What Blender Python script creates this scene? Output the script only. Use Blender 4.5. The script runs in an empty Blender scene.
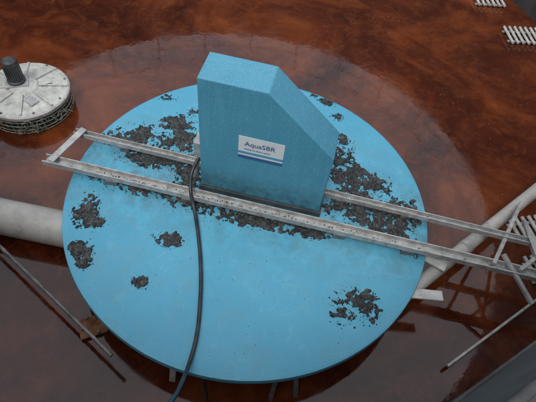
import bpy, bmesh, math, random
from mathutils import Vector, Matrix, noise
random.seed(7)
S=bpy.context.scene
# ------------------------------------------------------------------ helpers
def link(o,parent=None):
    S.collection.objects.link(o)
    if parent: o.parent=parent
    return o
def empty(name):
    e=bpy.data.objects.new(name,None); e.empty_display_size=.2
    return link(e)
def mesh_obj(name,verts,faces,mat,parent=None,smooth=False,bevel=0):
    me=bpy.data.meshes.new(name); me.from_pydata([tuple(v) for v in verts],[],faces); me.update()
    if mat: me.materials.append(mat)
    if smooth:
        for p in me.polygons: p.use_smooth=True
    o=link(bpy.data.objects.new(name,me),parent)
    bm=bmesh.new(); bm.from_mesh(me); bmesh.ops.recalc_face_normals(bm,faces=bm.faces); bm.to_mesh(me); bm.free()
    if bevel:
        b=o.modifiers.new("b",'BEVEL'); b.width=bevel; b.segments=2; b.limit_method='ANGLE'
    return o
def box(name,c,size,mat,parent=None,rot=0.0,bevel=.004,rotv=None):
    sx,sy,sz=[k/2 for k in size]
    vs=[Vector((x*sx,y*sy,z*sz)) for x in(-1,1) for y in(-1,1) for z in(-1,1)]
    M=Matrix.Rotation(rot,3,'Z') if rotv is None else rotv
    vs=[M@v+Vector(c) for v in vs]
    fs=[(0,1,3,2),(4,6,7,5),(0,4,5,1),(2,3,7,6),(0,2,6,4),(1,5,7,3)]
    return mesh_obj(name,vs,fs,mat,parent,bevel=bevel)
def beam(name,a,b,w,h,mat,parent=None,bevel=.003):
    a=Vector(a);b=Vector(b);d=b-a
    x=d.normalized(); y=Vector((0,0,1)).cross(x)
    if y.length<1e-3: y=Vector((1,0,0))
    y.normalize(); z=x.cross(y)
    M=Matrix((x,y,z)).transposed()
    return box(name,(a+b)/2,(d.length,w,h),mat,parent,rotv=M,bevel=bevel)
def extrude_profile(name,a,b,prof,mat,parent=None,bevel=.002):
    a=Vector(a);b=Vector(b);x=(b-a).normalized();y=Vector((0,0,1)).cross(x).normalized();z=x.cross(y)
    n=len(prof); vs=[a+y*p+z*q for p,q in prof]+[b+y*p+z*q for p,q in prof]
    fs=[(i,(i+1)%n,(i+1)%n+n,i+n) for i in range(n)]+[tuple(range(n)),tuple(range(2*n-1,n-1,-1))]
    return mesh_obj(name,vs,fs,mat,parent,bevel=bevel)
def tube(name,pts,r,mat,parent=None,seg=16,smooth_path=True,closed=False):
    cu=bpy.data.curves.new(name,'CURVE'); cu.dimensions='3D'; cu.bevel_depth=r; cu.bevel_resolution=seg//4; cu.use_fill_caps=True
    if smooth_path:
        sp=cu.splines.new('BEZIER'); sp.bezier_points.add(len(pts)-1)
        for i,p in enumerate(pts):
            bp=sp.bezier_points[i]; bp.co=p; bp.handle_left_type=bp.handle_right_type='AUTO'
        sp.resolution_u=12
    else:
        sp=cu.splines.new('POLY'); sp.points.add(len(pts)-1)
        for i,p in enumerate(pts): sp.points[i].co=(*p,1)
    sp.use_cyclic_u=closed
    cu.materials.append(mat)
    return link(bpy.data.objects.new(name,cu),parent)
def lathe(name,prof,c,mat,parent=None,seg=96,smooth=True,ang=35):
    vs=[];fs=[];n=len(prof)
    for i in range(seg):
        t=2*math.pi*i/seg
        for r,z in prof: vs.append((c[0]+r*math.cos(t),c[1]+r*math.sin(t),c[2]+z))
    for i in range(seg):
        j=(i+1)%seg
        for k in range(n-1): fs.append((i*n+k,j*n+k,j*n+k+1,i*n+k+1))
    o=mesh_obj(name,vs,fs,mat,parent,smooth=smooth)
    bm=bmesh.new(); bm.from_mesh(o.data); bmesh.ops.remove_doubles(bm,verts=bm.verts,dist=1e-5)
    for e in bm.edges:
        if len(e.link_faces)==2 and e.calc_face_angle(0)>math.radians(ang): e.smooth=False
    bm.to_mesh(o.data); bm.free()
    return o
# ------------------------------------------------------------------ materials
class NT:
    def __init__(s,name):
        s.m=bpy.data.materials.new(name); s.m.use_nodes=True; s.t=s.m.node_tree; s.n=s.t.nodes; s.b=s.n["Principled BSDF"]
        s.tc=s.n.new("ShaderNodeTexCoord")
    def noise(s,scale,detail=4,rough=.6,dist=0,vec=None,sc=None):
        n=s.n.new("ShaderNodeTexNoise"); n.inputs["Scale"].default_value=scale; n.inputs["Detail"].default_value=detail
        n.inputs["Roughness"].default_value=rough; n.inputs["Distortion"].default_value=dist
        src=vec or s.tc.outputs["Object"]
        if sc:
            mp=s.n.new("ShaderNodeMapping"); mp.inputs["Scale"].default_value=sc; s.t.links.new(src,mp.inputs[0]); src=mp.outputs[0]
        s.t.links.new(src,n.inputs["Vector"]); return n.outputs["Fac"]
    def math(s,op,a,b=0.0):
        m=s.n.new("ShaderNodeMath"); m.operation=op
        for i,v in enumerate((a,b)):
            if isinstance(v,(int,float)): m.inputs[i].default_value=v
            else: s.t.links.new(v,m.inputs[i])
        return m.outputs[0]
    def xyz(s):
        m=s.n.new("ShaderNodeSeparateXYZ"); s.t.links.new(s.tc.outputs["Object"],m.inputs[0]); return m.outputs
    def ramp(s,f,stops):
        r=s.n.new("ShaderNodeValToRGB"); e=r.color_ramp.elements
        while len(e)<len(stops): e.new(.5)
        for k,(p,c) in enumerate(stops):
            e[k].position=p; e[k].color=(*c,1) if not isinstance(c,(int,float)) else (c,c,c,1)
        s.t.links.new(f,r.inputs[0]); return r.outputs[0]
    def mix(s,f,a,b,mode='MIX'):
        m=s.n.new("ShaderNodeMix"); m.data_type='RGBA'; m.blend_type=mode
        for sock,v in ((m.inputs[0],f),(m.inputs[6],a),(m.inputs[7],b)):
            if isinstance(v,(int,float)): sock.default_value=v
            elif isinstance(v,tuple): sock.default_value=(*v,1)
            else: s.t.links.new(v,sock)
        return m.outputs[2]
    def col(s,c):
        if isinstance(c,tuple): s.b.inputs["Base Color"].default_value=(*c,1)
        else: s.t.links.new(c,s.b.inputs["Base Color"])
    def rough(s,r):
        if isinstance(r,(int,float)): s.b.inputs["Roughness"].default_value=r
        else: s.t.links.new(r,s.b.inputs["Roughness"])
    def bump(s,h,st,dist=.01):
        b=s.n.new("ShaderNodeBump"); b.inputs["Strength"].default_value=st; b.inputs["Distance"].default_value=dist
        s.t.links.new(h,b.inputs["Height"]); s.t.links.new(b.outputs[0],s.b.inputs["Normal"])
def simple(name,c1,c2,scale=6,r=.5,metal=0,bump=.1,bs=60,sc=None,grime=None):
    k=NT(name); c=k.ramp(k.noise(scale,4,.65,sc=sc),[(.35,c1),(.65,c2)])
    if grime: c=k.mix(k.ramp(k.noise(grime[0],5,.75,.6),[(.54,0.0),(.68,grime[2])]),c,grime[1])
    k.col(c); k.rough(r); k.b.inputs["Metallic"].default_value=metal
    if bump>.05: k.bump(k.noise(bs,2),bump,.004)
    return k.m

# blue fibreglass deck
k=NT("blue_fibreglass")
base=k.ramp(k.noise(1.3,3,.6),[(.3,(.080,.385,.575)),(.7,(.112,.445,.635))])
stain=k.ramp(k.noise(3.2,6,.72,.6),[(.48,0.0),(.70,.45)])
c=k.mix(stain,base,(.15,.34,.42))
wet=k.ramp(k.noise(9,5,.7,1.0),[(.56,0.0),(.64,.25)])
c=k.mix(wet,c,(.20,.53,.69))
o3=k.xyz()
band=k.math('ABSOLUTE',k.math('ADD',k.math('ADD',o3[1],k.math('MULTIPLY',o3[0],.1)),-.05))
film=k.math('MULTIPLY',k.ramp(band,[(.12,1.0),(.75,0.0)]),k.ramp(k.noise(6,5,.75,.5),[(.42,0.0),(.62,.75)]))
c=k.mix(film,c,(.085,.20,.25))
speck=k.ramp(k.noise(110,2,.6),[(.63,0.0),(.68,.65)])
c=k.mix(speck,c,(.05,.15,.20))
scr=k.ramp(k.noise(5,5,.7,.4,sc=(1,14,1)),[(.62,0.0),(.70,.22)])
c=k.mix(scr,c,(.30,.62,.75))
k.col(c); k.rough(k.ramp(k.noise(4,4,.7),[(.35,.16),(.65,.5)])); k.bump(k.noise(30,4,.65),.14,.005)
M_deck=k.m
k=NT("blue_cover_paint")
c=k.ramp(k.noise(2.5,3,.6),[(.3,(.070,.290,.430)),(.7,(.090,.340,.485))])
run=k.ramp(k.noise(7,4,.7,.3,sc=(3,3,.25)),[(.50,0.0),(.75,.5)])
c=k.mix(run,c,(.13,.39,.51))
speck=k.ramp(k.noise(75,3,.7),[(.55,0.0),(.62,.4)])
c=k.mix(speck,c,(.21,.48,.61))
sp2=k.ramp(k.noise(120,2,.6),[(.65,0.0),(.70,.5)])
c=k.mix(sp2,c,(.03,.12,.17))
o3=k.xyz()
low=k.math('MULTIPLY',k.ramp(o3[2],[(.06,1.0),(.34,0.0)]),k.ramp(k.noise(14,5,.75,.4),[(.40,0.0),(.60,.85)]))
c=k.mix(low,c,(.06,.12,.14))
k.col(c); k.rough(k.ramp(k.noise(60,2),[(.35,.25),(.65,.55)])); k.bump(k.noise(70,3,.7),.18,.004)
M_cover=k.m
# water
k=NT("tank_water")
big=k.ramp(k.noise(.62,6,.65,1.2),[(.34,(.030,.0055,.003)),(.50,(.080,.0165,.006)),(.62,(.155,.037,.011)),(.74,(.27,.078,.022))])
fine=k.ramp(k.noise(5,6,.78,.8),[(.48,0.0),(.75,.45)])
c=k.mix(fine,big,(.25,.074,.023))
k.col(c); k.rough(k.ramp(k.noise(1.7,5,.7,.8),[(.42,.02),(.66,.14)])); k.b.inputs["IOR"].default_value=1.6
hb=k.mix(.25,k.noise(2.6,3,.5,.4),k.noise(16,2,.5,.3))
k.bump(hb,.075,.02)
M_water=k.m
M_galv=simple("galvanised_steel",(.34,.35,.35),(.56,.57,.56),14,.45,.2,.12,90,grime=(9,(.16,.13,.10),.6))
M_galvd=simple("weathered_steel",(.10,.095,.09),(.26,.25,.24),12,.55,.3,.2,60)
M_pipe=simple("grey_pvc",(.38,.375,.35),(.52,.51,.48),5,.45,0,.08,40,grime=(4,(.20,.17,.13),.5))
M_white=simple("white_painted_metal",(.42,.43,.40),(.66,.67,.64),9,.4,0,.1,50,grime=(11,(.20,.18,.13),.6))
M_whited=simple("dirty_mesh",(.10,.11,.07),(.30,.31,.26),18,.7,0,.2,60)
M_rub=simple("black_rubber",(.018,.02,.024),(.05,.055,.065),10,.38,0,.05,80)
M_motor=simple("motor_paint",(.035,.04,.045),(.09,.095,.10),12,.45,.1,.1,70)
M_rust=simple("rusty_plate",(.16,.05,.02),(.34,.17,.09),16,.8,0,.3,70)
M_wall=simple("tank_wall_panel",(.040,.040,.041),(.085,.085,.083),3,.7,0,.2,20,sc=(1,1,.3))
M_walk=simple("walkway_steel",(.035,.036,.038),(.075,.075,.076),9,.7,0,.3,50)
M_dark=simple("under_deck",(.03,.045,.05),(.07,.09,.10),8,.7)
M_grd=simple("ground_gravel",(.20,.18,.15),(.33,.30,.26),3,.9,0,.4,30)
k=NT("sludge")
a_=k.noise(34,5,.8); b_=k.noise(9,4,.7)
c=k.ramp(a_,[(.36,(.009,.011,.012)),(.50,(.028,.031,.033)),(.60,(.08,.085,.085)),(.70,(.24,.25,.25))])
c=k.mix(k.ramp(b_,[(.50,0.0),(.66,.5)]),c,(.11,.12,.125))
k.col(c); k.rough(k.ramp(k.noise(50,2),[(.4,.3),(.6,.8)])); k.bump(k.noise(110,3,.7),.6,.006)
M_sludge=k.m
M_scum=simple("scum",(.25,.13,.07),(.45,.32,.24),20,.7,0,0)
M_lw=simple("label_white",(.70,.72,.72),(.80,.81,.80),5,.35,0,0.0)
M_lb=simple("label_blue",(.03,.09,.25),(.04,.12,.30),5,.35,0,0.0)
M_lc=simple("label_cyan",(.08,.30,.50),(.10,.34,.55),5,.35,0,0.0)

# ------------------------------------------------------------------ tank outline (round, squared off below the access walkway)
WZ=-.40; RIM=2.3
def core():
    pts=[]
    for i in range(200):
        t=math.radians(-58)+math.radians(290)*i/199
        pts.append((-.46+4.33*math.cos(t),2.40+4.33*math.sin(t)))
    L=[(-1.9,-2.1),(-1.2,-2.48),(-.4,-2.60),(-.02,-2.58),(.26,-2.42),(.57,-2.18),(.77,-2.02),(1.12,-1.74),(1.47,-1.47)]
    return pts+L
CORE=core()
def outline(off):
    n=len(CORE); out=[]
    for i in range(n):
        p=Vector(CORE[i]); a=Vector(CORE[i-1]); b=Vector(CORE[(i+1)%n])
        d=(b-a).normalized(); nrm=Vector((d.y,-d.x))
        q=p+nrm*off; out.append((q.x,q.y))
    return out
inn=outline(0); n=len(inn)
mesh_obj("water",[(x,y,WZ) for x,y in outline(.03)],[tuple(range(n))],M_water)
tank=empty("tank_wall")
outr=outline(.12)
vs=[];fs=[]
for (a,b),(c_,d) in zip(inn,outr):
    vs+=[(a,b,-2.2),(a,b,RIM),(c_,d,RIM),(c_,d,-2.2)]
for i in range(n):
    j=(i+1)%n
    for q in range(3): fs.append((i*4+q,j*4+q,j*4+q+1,i*4+q+1))
mesh_obj("wall_shell",vs,fs,M_wall,tank)
tube("seam_ring",[(x,y,1.2) for x,y in outline(-.005)],.012,M_wall,tank,smooth_path=False,closed=True,seg=8)
tube("rim_curb",[(x,y,RIM+.002) for x,y in outline(.012)],.012,M_walk,tank,smooth_path=False,closed=True,seg=8)
wk=empty("ring_walkway")
a_=outline(.121); b_=outline(1.1)
vs=[(x,y,2.27) for x,y in a_]+[(x,y,2.27) for x,y in b_]+[(x,y,2.21) for x,y in a_]+[(x,y,2.21) for x,y in b_]
fs=[]
for i in range(n):
    j=(i+1)%n
    fs+=[(i,j,n+j,n+i),(2*n+i,2*n+j,3*n+j,3*n+i),(n+i,n+j,3*n+j,3*n+i),(i,j,2*n+j,2*n+i)]
mesh_obj("walk_deck",vs,fs,M_walk,wk)
for off in(.30,.48,.66,.84,1.02):
    tube("deck_rib",[(x,y,2.272) for x,y in outline(off)],.006,M_walk,wk,smooth_path=False,closed=True,seg=8)
lo=outline(1.0)
for i in range(0,n,12): beam("walk_leg",(lo[i][0],lo[i][1],-2.2),(lo[i][0],lo[i][1],2.2),.10,.10,M_galv,wk)
rl=empty("guard_railing")
run=outline(.30)[14:192]
tube("rail_bar",[(x,y,RIM+.95) for x,y in run],.013,M_galv,rl,smooth_path=False,seg=8)
tube("rail_bar",[(x,y,RIM+.5) for x,y in run],.009,M_galv,rl,smooth_path=False,seg=8)
for i in range(0,len(run),9):
    x,y=run[i]; tube("rail_post",[(x,y,RIM-.03),(x,y,RIM+.95)],.016,M_galv,rl,smooth_path=False,seg=8)
g=400
mesh_obj("ground",[(-g,-g,-2.2),(g,-g,-2.2),(g,g,-2.2),(-g,g,-2.2)],[(0,1,2,3)],M_grd)

# ------------------------------------------------------------------ floating mixer platform
plat=empty("floating_mixer_platform")
lathe("deck",[(0,0),(1.47,0),(1.495,-.006),(1.50,-.02),(1.50,-.055),(1.485,-.06),(0,-.06)],(0,0,0),M_deck,plat,seg=160,ang=50)
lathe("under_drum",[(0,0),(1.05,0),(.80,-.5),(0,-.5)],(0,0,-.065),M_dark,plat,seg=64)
for i in range(10):
    t=2*math.pi*i/10+.2
    beam("under_rib",(.3*math.cos(t),.3*math.sin(t),-.10),(1.42*math.cos(t),1.42*math.sin(t),-.10),.05,.07,M_galvd,plat)
beam("leg_post",(-.34,-1.30,-.07),(-.36,-1.56,-.75),.045,.045,M_white,plat)
beam("leg_post",(.40,-1.30,-.07),(.34,-1.64,-.75),.035,.035,M_galvd,plat)
beam("leg_post",(.50,-1.25,-.07),(.60,-1.60,-.75),.035,.035,M_galvd,plat)
beam("leg_post",(-1.0,-1.0,-.07),(-1.02,-1.16,-.75),.04,.04,M_galvd,plat)
box("edge_bracket",(1.53,-.34,-.045),(.22,.07,.02),M_white,plat,rot=-.45)
box("edge_bracket",(1.46,-.63,-.075),(.26,.085,.02),M_white,plat,rot=.05)
# rails
rs=empty("steel_rail_frame")
def chan(w,h,t): return [(-w/2,0),(w/2,0),(w/2,h),(w/2-t,h),(w/2-t,t),(-w/2+t,t),(-w/2+t,h),(-w/2,h)]
ph=-.110
fr=lambda x:-.165-(x)*.108
br=lambda x:.183-(x)*.122
extrude_profile("front_channel",(-1.73,fr(-1.73)+.01,.05),(3.74,fr(3.74),.05),chan(.085,.055,.010),M_galv,rs)
extrude_profile("back_channel",(-1.60,br(-1.60),.05),(3.72,br(3.72),.05),chan(.055,.05,.008),M_galv,rs)
for x in (-1.15,-.5,.75,1.3):
    beam("rail_foot",(x,fr(x),.0),(x,fr(x),.05),.10,.08,M_galvd,rs); beam("rail_foot",(x,br(x),.0),(x,br(x),.05),.08,.06,M_galvd,rs)
beam("cross_plate",(-1.66,fr(-1.66)-.02,.115),(-1.52,br(-1.52)+.03,.112),.06,.012,M_galv,rs)
beam("cross_plate",(2.35,fr(2.35)-.03,.112),(2.30,br(2.30)+.04,.112),.05,.012,M_galv,rs)
for (a,b) in (((1.95,fr(1.95),.1),(2.35,.35,.02)),((2.15,fr(2.15),.1),(2.62,.02,.05)),((2.02,-.30,.14),(2.25,-.62,.0)),((2.3,-.42,.12),(2.42,.25,-.1))):
    beam("brace",a,b,.03,.03,M_galv,rs)
for i in range(14):
    x=-1.5+i*.36
    lathe("bolt",[(0,.012),(.011,.012),(.012,0)],(x,fr(x),.060),M_galvd,rs,seg=6)
# ------------------------------------------------------------------ angled motor cover
cov=empty("motor_cover_housing")
def LW(x,y,z):
    c_,s_=math.cos(ph),math.sin(ph); return Vector((-.42+c_*x-s_*y,.02+s_*x+c_*y,.06+z))
w_,d_,h_,wt,hr=1.0,.29,1.11,.48,.64
poly=[(0,0),(w_,0),(w_,hr),(wt,h_),(0,h_)]
vs=[LW(x,0,z) for x,z in poly]+[LW(x,d_,z) for x,z in poly]
fs=[(0,1,2,3,4),(9,8,7,6,5)]+[(i,i+5,(i+1)%5+5,(i+1)%5) for i in range(5)]
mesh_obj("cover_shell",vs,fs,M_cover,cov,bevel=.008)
vs=[LW(x,y,z) for z in(-.058,-.004) for x,y in((-.015,-.012),(w_+.015,-.012),(w_+.015,d_+.015),(-.015,d_+.015))]
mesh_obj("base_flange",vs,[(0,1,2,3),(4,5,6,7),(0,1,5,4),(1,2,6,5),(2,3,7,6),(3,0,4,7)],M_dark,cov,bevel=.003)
def plate(name,x0,x1,z0,z1,y,mat,par,th=.003):
    vs=[LW(x,yy,z) for yy in(y,y+th) for x,z in((x0,z0),(x1,z0),(x1,z1),(x0,z1))]
    return mesh_obj(name,vs,[(0,1,2,3),(4,5,6,7),(0,1,5,4),(1,2,6,5),(2,3,7,6),(3,0,4,7)],mat,par)
lz=.075
plate("label_backing",.30,.64,.375+lz,.60+lz,-.004,M_lw,cov)
plate("label_band",.30,.64,.375+lz,.405+lz,-.0055,M_lb,cov,.0012)
plate("label_stripe",.30,.64,.425+lz,.448+lz,-.0055,M_lc,cov,.0012)
def label_text(body,x,z,size,mat):
    tx=bpy.data.curves.new("label_text",'FONT'); tx.body=body; tx.size=size; tx.extrude=.0006; tx.materials.append(mat)
    to=bpy.data.objects.new("label_text",tx); link(to,cov)
    c_,s_=math.cos(ph),math.sin(ph)
    X=Vector((c_,s_,0));Y=Vector((0,0,1));Z=Vector((s_,-c_,0))
    Mx=Matrix((X,Y,Z)).transposed().to_4x4(); Mx.translation=LW(x,-.0062,z); to.matrix_world=Mx
label_text("AquaSBR",.345,.512+lz,.062,M_lb)
label_text("Mixing and decant system",.345,.472+lz,.019,M_lb)
box("junction_box",LW(-.035,.10,.36),(.06,.12,.16),M_galv,cov,rot=ph)
box("junction_box",LW(-.03,.14,.20),(.05,.08,.08),M_white,cov,rot=ph)
tube("conduit",[LW(-.04,.10,.28),LW(-.05,.08,.16),LW(-.06,.02,.06)],.014,M_galv,cov,seg=12)

# ------------------------------------------------------------------ power cable
tube("power_cable",[(-.455,.10,.28),(-.49,.0,.20),(-.475,-.12,.14),(-.43,-.22,.05),(-.35,-.45,.02),(-.27,-.75,.02),(-.225,-1.0,.02),(-.20,-1.24,.02),(-.205,-1.42,.04),(-.215,-1.60,.16),(-.20,-1.80,.55),(-.12,-2.1,1.5),(-.10,-2.7,2.35),(-.1,-3.1,2.4)],.0145,M_rub)
tube("power_cable",[(-.12,-1.46,-.05),(-.09,-1.52,-.2),(-.06,-1.60,-.5)],.012,M_rub)

# ------------------------------------------------------------------ pipes
lp=empty("inlet_pipe")
tube("pipe_body",[(-1.0,-.46,-.22),(-4.74,-.22,-.22)],.150,M_pipe,lp,seg=40,smooth_path=False)
def ring_at(p,dirv,r,w,mat,par,name="pipe_collar"):
    p=Vector(p);d=Vector(dirv).normalized()
    tube(name,[p-d*w/2,p+d*w/2],r,mat,par,seg=40,smooth_path=False)
ring_at((-2.55,-.36,-.22),(-3.74,.24,0),.166,.09,M_pipe,lp)
mp=empty("mooring_pipe")
tube("pipe_body",[(1.28,-.665,-.13),(3.85,1.85,-.13)],.058,M_pipe,mp,seg=24,smooth_path=False)
ring_at((1.86,-.10,-.13),(1,.98,0),.064,.06,M_galv,mp)
rd=empty("mooring_rod")
tube("rod",[(-4.3,.85,-.1),(-.90,-1.32,-.1),(-.75,-1.42,-.1)],.014,M_galvd,rd,seg=12,smooth_path=False)
fp=empty("rusty_footing_plate")
box("plate",(-1.03,-1.14,-.375),(.20,.16,.02),M_rust,fp,rot=.5)
for dx,dy in((-.06,-.04),(.06,-.04),(.06,.05),(-.06,.05)):
    lathe("bolt",[(0,.02),(.012,.02),(.013,0)],(-1.03+dx,-1.14+dy,-.365),M_galvd,fp,seg=6)

# ------------------------------------------------------------------ small floating aerator
ae=empty("floating_aerator")
C=(-2.27,.96)
lathe("float_disc",[(0,.02),(.14,.02),(.16,.0),(.40,-.02),(.455,-.03),(.47,-.045),(.465,-.085),(.43,-.10),(0,-.10)],(C[0],C[1],-.08),M_white,ae,seg=72,ang=25)
for i in range(8):
    t=2*math.pi*i/8+.3
    beam("rib",(C[0]+.15*math.cos(t),C[1]+.15*math.sin(t),-.065),(C[0]+.44*math.cos(t),C[1]+.44*math.sin(t),-.095),.018,.02,M_white,ae)
    lathe("bolt",[(0,.014),(.012,.014),(.013,0)],(C[0]+.43*math.cos(t+.3),C[1]+.43*math.sin(t+.3),-.108),M_galvd,ae,seg=6)
mc=(-2.36,1.0)
lathe("motor",[(0,.30),(.05,.30),(.075,.285),(.085,.26),(.085,.24),(.078,.235),(.078,.05),(.095,.04),(.095,.0),(0,0)],(mc[0],mc[1],-.06),M_motor,ae,seg=40,ang=30)
for i in range(20):
    t=2*math.pi*i/20
    beam("cooling_fin",(mc[0]+.078*math.cos(t),mc[1]+.078*math.sin(t),0.0),(mc[0]+.078*math.cos(t),mc[1]+.078*math.sin(t),.17),.008,.02,M_motor,ae,bevel=0)
box("motor_base",(mc[0],mc[1],-.055),(.24,.20,.02),M_galv,ae,rot=.4)
box("hatch",(C[0]+.16,C[1]-.20,-.082),(.14,.10,.02),M_galv,ae,rot=-.5)
box("hatch",(C[0]+.22,C[1]+.08,-.088),(.12,.03,.03),M_galvd,ae,rot=.5)
for zz,rr in((-.20,.455),(-.25,.46),(-.30,.465),(-.34,.465)):
    tube("cage_ring",[(C[0]+rr*math.cos(2*math.pi*i/40),C[1]+rr*math.sin(2*math.pi*i/40),zz) for i in range(40)],.006,M_whited,ae,smooth_path=False,closed=True,seg=8)
for i in range(44):
    t=2*math.pi*i/44
    tube("cage_wire",[(C[0]+.445*math.cos(t),C[1]+.445*math.sin(t),-.17),(C[0]+.465*math.cos(t+.05),C[1]+.465*math.sin(t+.05),-.40)],.004,M_whited,ae,smooth_path=False,seg=4)
for i in range(9):
    t=random.uniform(-2.2,.2); r0=.49
    pts=[(C[0]+(r0+random.uniform(-.04,.04))*math.cos(t+k*.09),C[1]+(r0+random.uniform(-.04,.04))*math.sin(t+k*.09),random.uniform(-.33,-.15)) for k in range(6)]
    tube("loose_wire",pts,.004,M_whited,ae,seg=4)
lathe("float_core",[(0,0),(.40,0),(.40,-.35),(0,-.35)],(C[0],C[1],-.185),M_dark,ae,seg=40)
ae.scale=(.9,.9,.9); ae.location=(-.377,.216,-.08)

# ------------------------------------------------------------------ slatted racks
def rack(c,ang,nb,L,gap,z):
    e=empty("slatted_rack")
    ca,sa=math.cos(ang),math.sin(ang)
    for i in range(nb):
        o=(i-(nb-1)/2)*gap
        x=c[0]+ca*o; y=c[1]+sa*o
        tube("slat",[(x+sa*L/2,y-ca*L/2,z),(x-sa*L/2,y+ca*L/2,z)],.018,M_white,e,seg=12,smooth_path=False)
    for s in(-.3,.3):
        beam("crossbar",(c[0]-ca*gap*nb/2+sa*L*s,c[1]-sa*gap*nb/2-ca*L*s,z-.03),(c[0]+ca*gap*nb/2+sa*L*s,c[1]+sa*gap*nb/2-ca*L*s,z-.03),.03,.02,M_galv,e)
rack((2.90,4.42),.15,6,.30,.075,WZ+.05)
rack((3.25,3.62),.15,7,.36,.075,WZ+.05)
rack((2.72,-.05),.3,6,.30,.07,WZ+.05)
rack((2.62,.36),.3,5,.28,.07,WZ+.05)
tube("guide_rod",[(1.68,-1.07,-.33),(3.3,.25,-.33)],.012,M_white,seg=8,smooth_path=False)

# ------------------------------------------------------------------ sludge deposits
blobs=[(-1.18,.44,.26,.07),(-.95,.50,.28,.12),(-.78,.66,.13,.13),(-.63,.45,.12,.2),(-.80,.28,.24,.10),(-.52,.22,.12,.16),(-1.05,.25,.14,.05),
(-1.20,-.02,.14,.04),(-.98,-.06,.18,.06),(-.72,-.08,.2,.07),(-.50,-.09,.16,.11),(-.25,-.12,.22,.09),(0.0,-.19,.22,.09),(.25,-.22,.2,.07),(.48,-.25,.17,.055),
(-.55,.03,.14,.10),(.72,.62,.11,.2),(.80,.74,.07,.08),(.80,.38,.13,.16),(.98,.30,.17,.15),(.78,.05,.14,.10),(1.0,.02,.18,.13),(1.22,.03,.16,.15),(1.36,.12,.07,.12),(1.20,-.16,.13,.05),(1.42,-.30,.10,.045),
(-1.27,-.36,.075,.12),(-1.22,-.46,.10,.06),(-1.19,-.70,.07,.06),(-1.14,-.80,.05,.05),(-.56,-.50,.095,.06),(-.68,-.90,.05,.035),(.90,-.80,.13,.09),(.83,-.92,.09,.07),(.98,-.86,.08,.08),
(-.98,1.06,.08,.035),(.62,1.32,.08,.04),(.46,1.39,.035,.022),(.70,1.12,.05,.04),(-.66,.9,.05,.04)]
def hgt(x,y):
    m=-1
    for bx,by,rx,ry in blobs:
        dx=(x-bx)/rx;dy=(y-by)/ry
        q=dx*dx+dy*dy
        if q<2.2: m=max(m,1.1-q*.75)
    if m<-.6: return -1
    nz=noise.fractal((x*6,y*6,3.1),.9,2.1,4)*1.1+noise.fractal((x*22,y*22,9.1),.6,2.1,4)*1.1
    v=m*.75+nz-.24
    if v<-.5: return -1
    return v
st=.0065; N=int(1.5/st)
H={}
for i in range(-N,N+1):
    for j in range(-N,N+1):
        x=i*st;y=j*st
        if x*x+y*y<1.475**2:
            v=hgt(x,y)
            if v>-.4: H[(i,j)]=v
vid={};vs=[];fs=[]
def V(i,j):
    k_=(i,j)
    if k_ not in vid:
        v=H[k_]; x=i*st;y=j*st
        z=.010*math.tanh(v*1.8) if v>0 else .04*v
        if v>0: z+=.008*noise.noise((x*55,y*55,1))+.004*noise.noise((x*120,y*120,4))+.004
        vid[k_]=len(vs); vs.append((x+.003*noise.noise((x*80,y*80,5)),y+.003*noise.noise((x*80,y*80,8)),z))
    return vid[k_]
for (i,j) in list(H):
    q=[(i,j),(i+1,j),(i+1,j+1),(i,j+1)]
    if all(p in H for p in q) and max(H[p] for p in q)>-.02:
        fs.append(tuple(V(*p) for p in q))
mesh_obj("sludge_deposit",vs,fs,M_sludge)
cv=[];cf=[]
def crumb(x,y,s,z0=0,flat=1):
    b=len(cv); r=[Vector((random.uniform(.5,1)*s*a,random.uniform(.5,1)*s*b2,random.uniform(.4,.9)*s*c2*flat)) for a,b2,c2 in((1,0,0),(-1,0,0),(0,1,0),(0,-1,0),(0,0,1),(0,0,-.3))]
    a=random.random()*6.28; R=Matrix.Rotation(a,3,'Z')
    for v in r: cv.append(R@v+Vector((x,y,z0+.002)))
    for t in((0,2,4),(2,1,4),(1,3,4),(3,0,4),(2,0,5),(1,2,5),(3,1,5),(0,3,5)): cf.append(tuple(b+k_ for k_ in t))
for bx,by,rx,ry in blobs:
    for _ in range(int(260*(rx+ry))+12):
        a=random.random()*6.28; q=random.uniform(.5,1.7)
        x=bx+rx*q*math.cos(a); y=by+ry*q*math.sin(a)
        if x*x+y*y<2.1: crumb(x,y,random.uniform(.003,.012)*random.uniform(.5,1))
for _ in range(240):
    a=random.random()*6.28; q=1.45*math.sqrt(random.random()); crumb(q*math.cos(a),q*math.sin(a),random.uniform(.002,.005))
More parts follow.
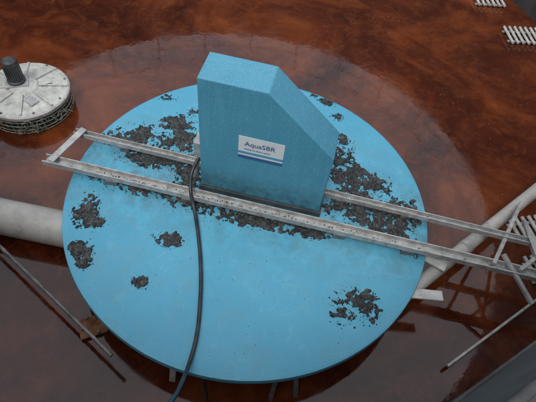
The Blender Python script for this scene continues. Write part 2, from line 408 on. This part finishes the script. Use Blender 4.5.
# crumbs caught in the front and back channels
for _ in range(420):
    x=random.triangular(-1.6,1.7,-.3); crumb(x,fr(x)+random.uniform(-.03,.03),random.uniform(.003,.009),.060)
for _ in range(150):
    x=random.choice((random.uniform(-1.4,-.5),random.uniform(.65,1.5))); crumb(x,br(x)+random.uniform(-.018,.018),random.uniform(.003,.007),.058)
mesh_obj("sludge_crumbs",cv,cf,M_sludge)
cv=[];cf=[]
for _ in range(260):
    cx,cy=random.choice(((1.5,3.4),(2.6,2.2),(-1.5,3.2),(2.4,.8),(-3.0,.2),(.5,2.6)))
    x=random.gauss(cx,.5);y=random.gauss(cy,.4)
    if (x+.46)**2+(y-2.4)**2<17: crumb(x,y,random.uniform(.003,.009),WZ,.3)
mesh_obj("floating_scum_flecks",cv,cf,M_scum)

# ------------------------------------------------------------------ light: bright overcast
el=math.radians(58); az=math.radians(200)
w=bpy.data.worlds.new("World"); S.world=w; w.use_nodes=True
nt=w.node_tree; bg=nt.nodes["Background"]
sky=nt.nodes.new("ShaderNodeTexSky"); sky.sky_type='NISHITA'; sky.sun_disc=False; sky.sun_elevation=el; sky.sun_rotation=az
sky.air_density=1.0; sky.dust_density=4.0; sky.ozone_density=1.0
mx=nt.nodes.new("ShaderNodeMix"); mx.data_type='RGBA'; mx.inputs[0].default_value=.65; mx.inputs[7].default_value=(6.8,7.0,7.2,1)
nt.links.new(sky.outputs[0],mx.inputs[6]); nt.links.new(mx.outputs[2],bg.inputs[0]); bg.inputs[1].default_value=.15
sd=bpy.data.lights.new("sun",'SUN'); sd.energy=1.2; sd.angle=math.radians(20); sd.color=(1,.98,.95)
so=link(bpy.data.objects.new("sun",sd))
dirv=Vector((math.sin(az)*math.cos(el),math.cos(az)*math.cos(el),math.sin(el)))
so.rotation_euler=dirv.to_track_quat('Z','Y').to_euler(); so.location=dirv*20
# ------------------------------------------------------------------ camera
p,r=math.radians(53.3),math.radians(8.2)
fwd=Vector((0,math.cos(p),-math.sin(p))); right=Vector((1,0,0)); up=right.cross(fwd)
ri=math.cos(r)*right+math.sin(r)*up; u=-math.sin(r)*right+math.cos(r)*up
cam=bpy.data.cameras.new("camera"); cam.lens=36*480/536; cam.sensor_width=36; cam.clip_end=1500; cam.clip_start=.05
co=link(bpy.data.objects.new("camera",cam))
Mx=Matrix((ri,u,-fwd)).transposed().to_4x4(); Mx.translation=(.15,-2.41,3.22); co.matrix_world=Mx
S.camera=co
S.view_settings.view_transform='Standard'; S.view_settings.look='None'; S.view_settings.exposure=0
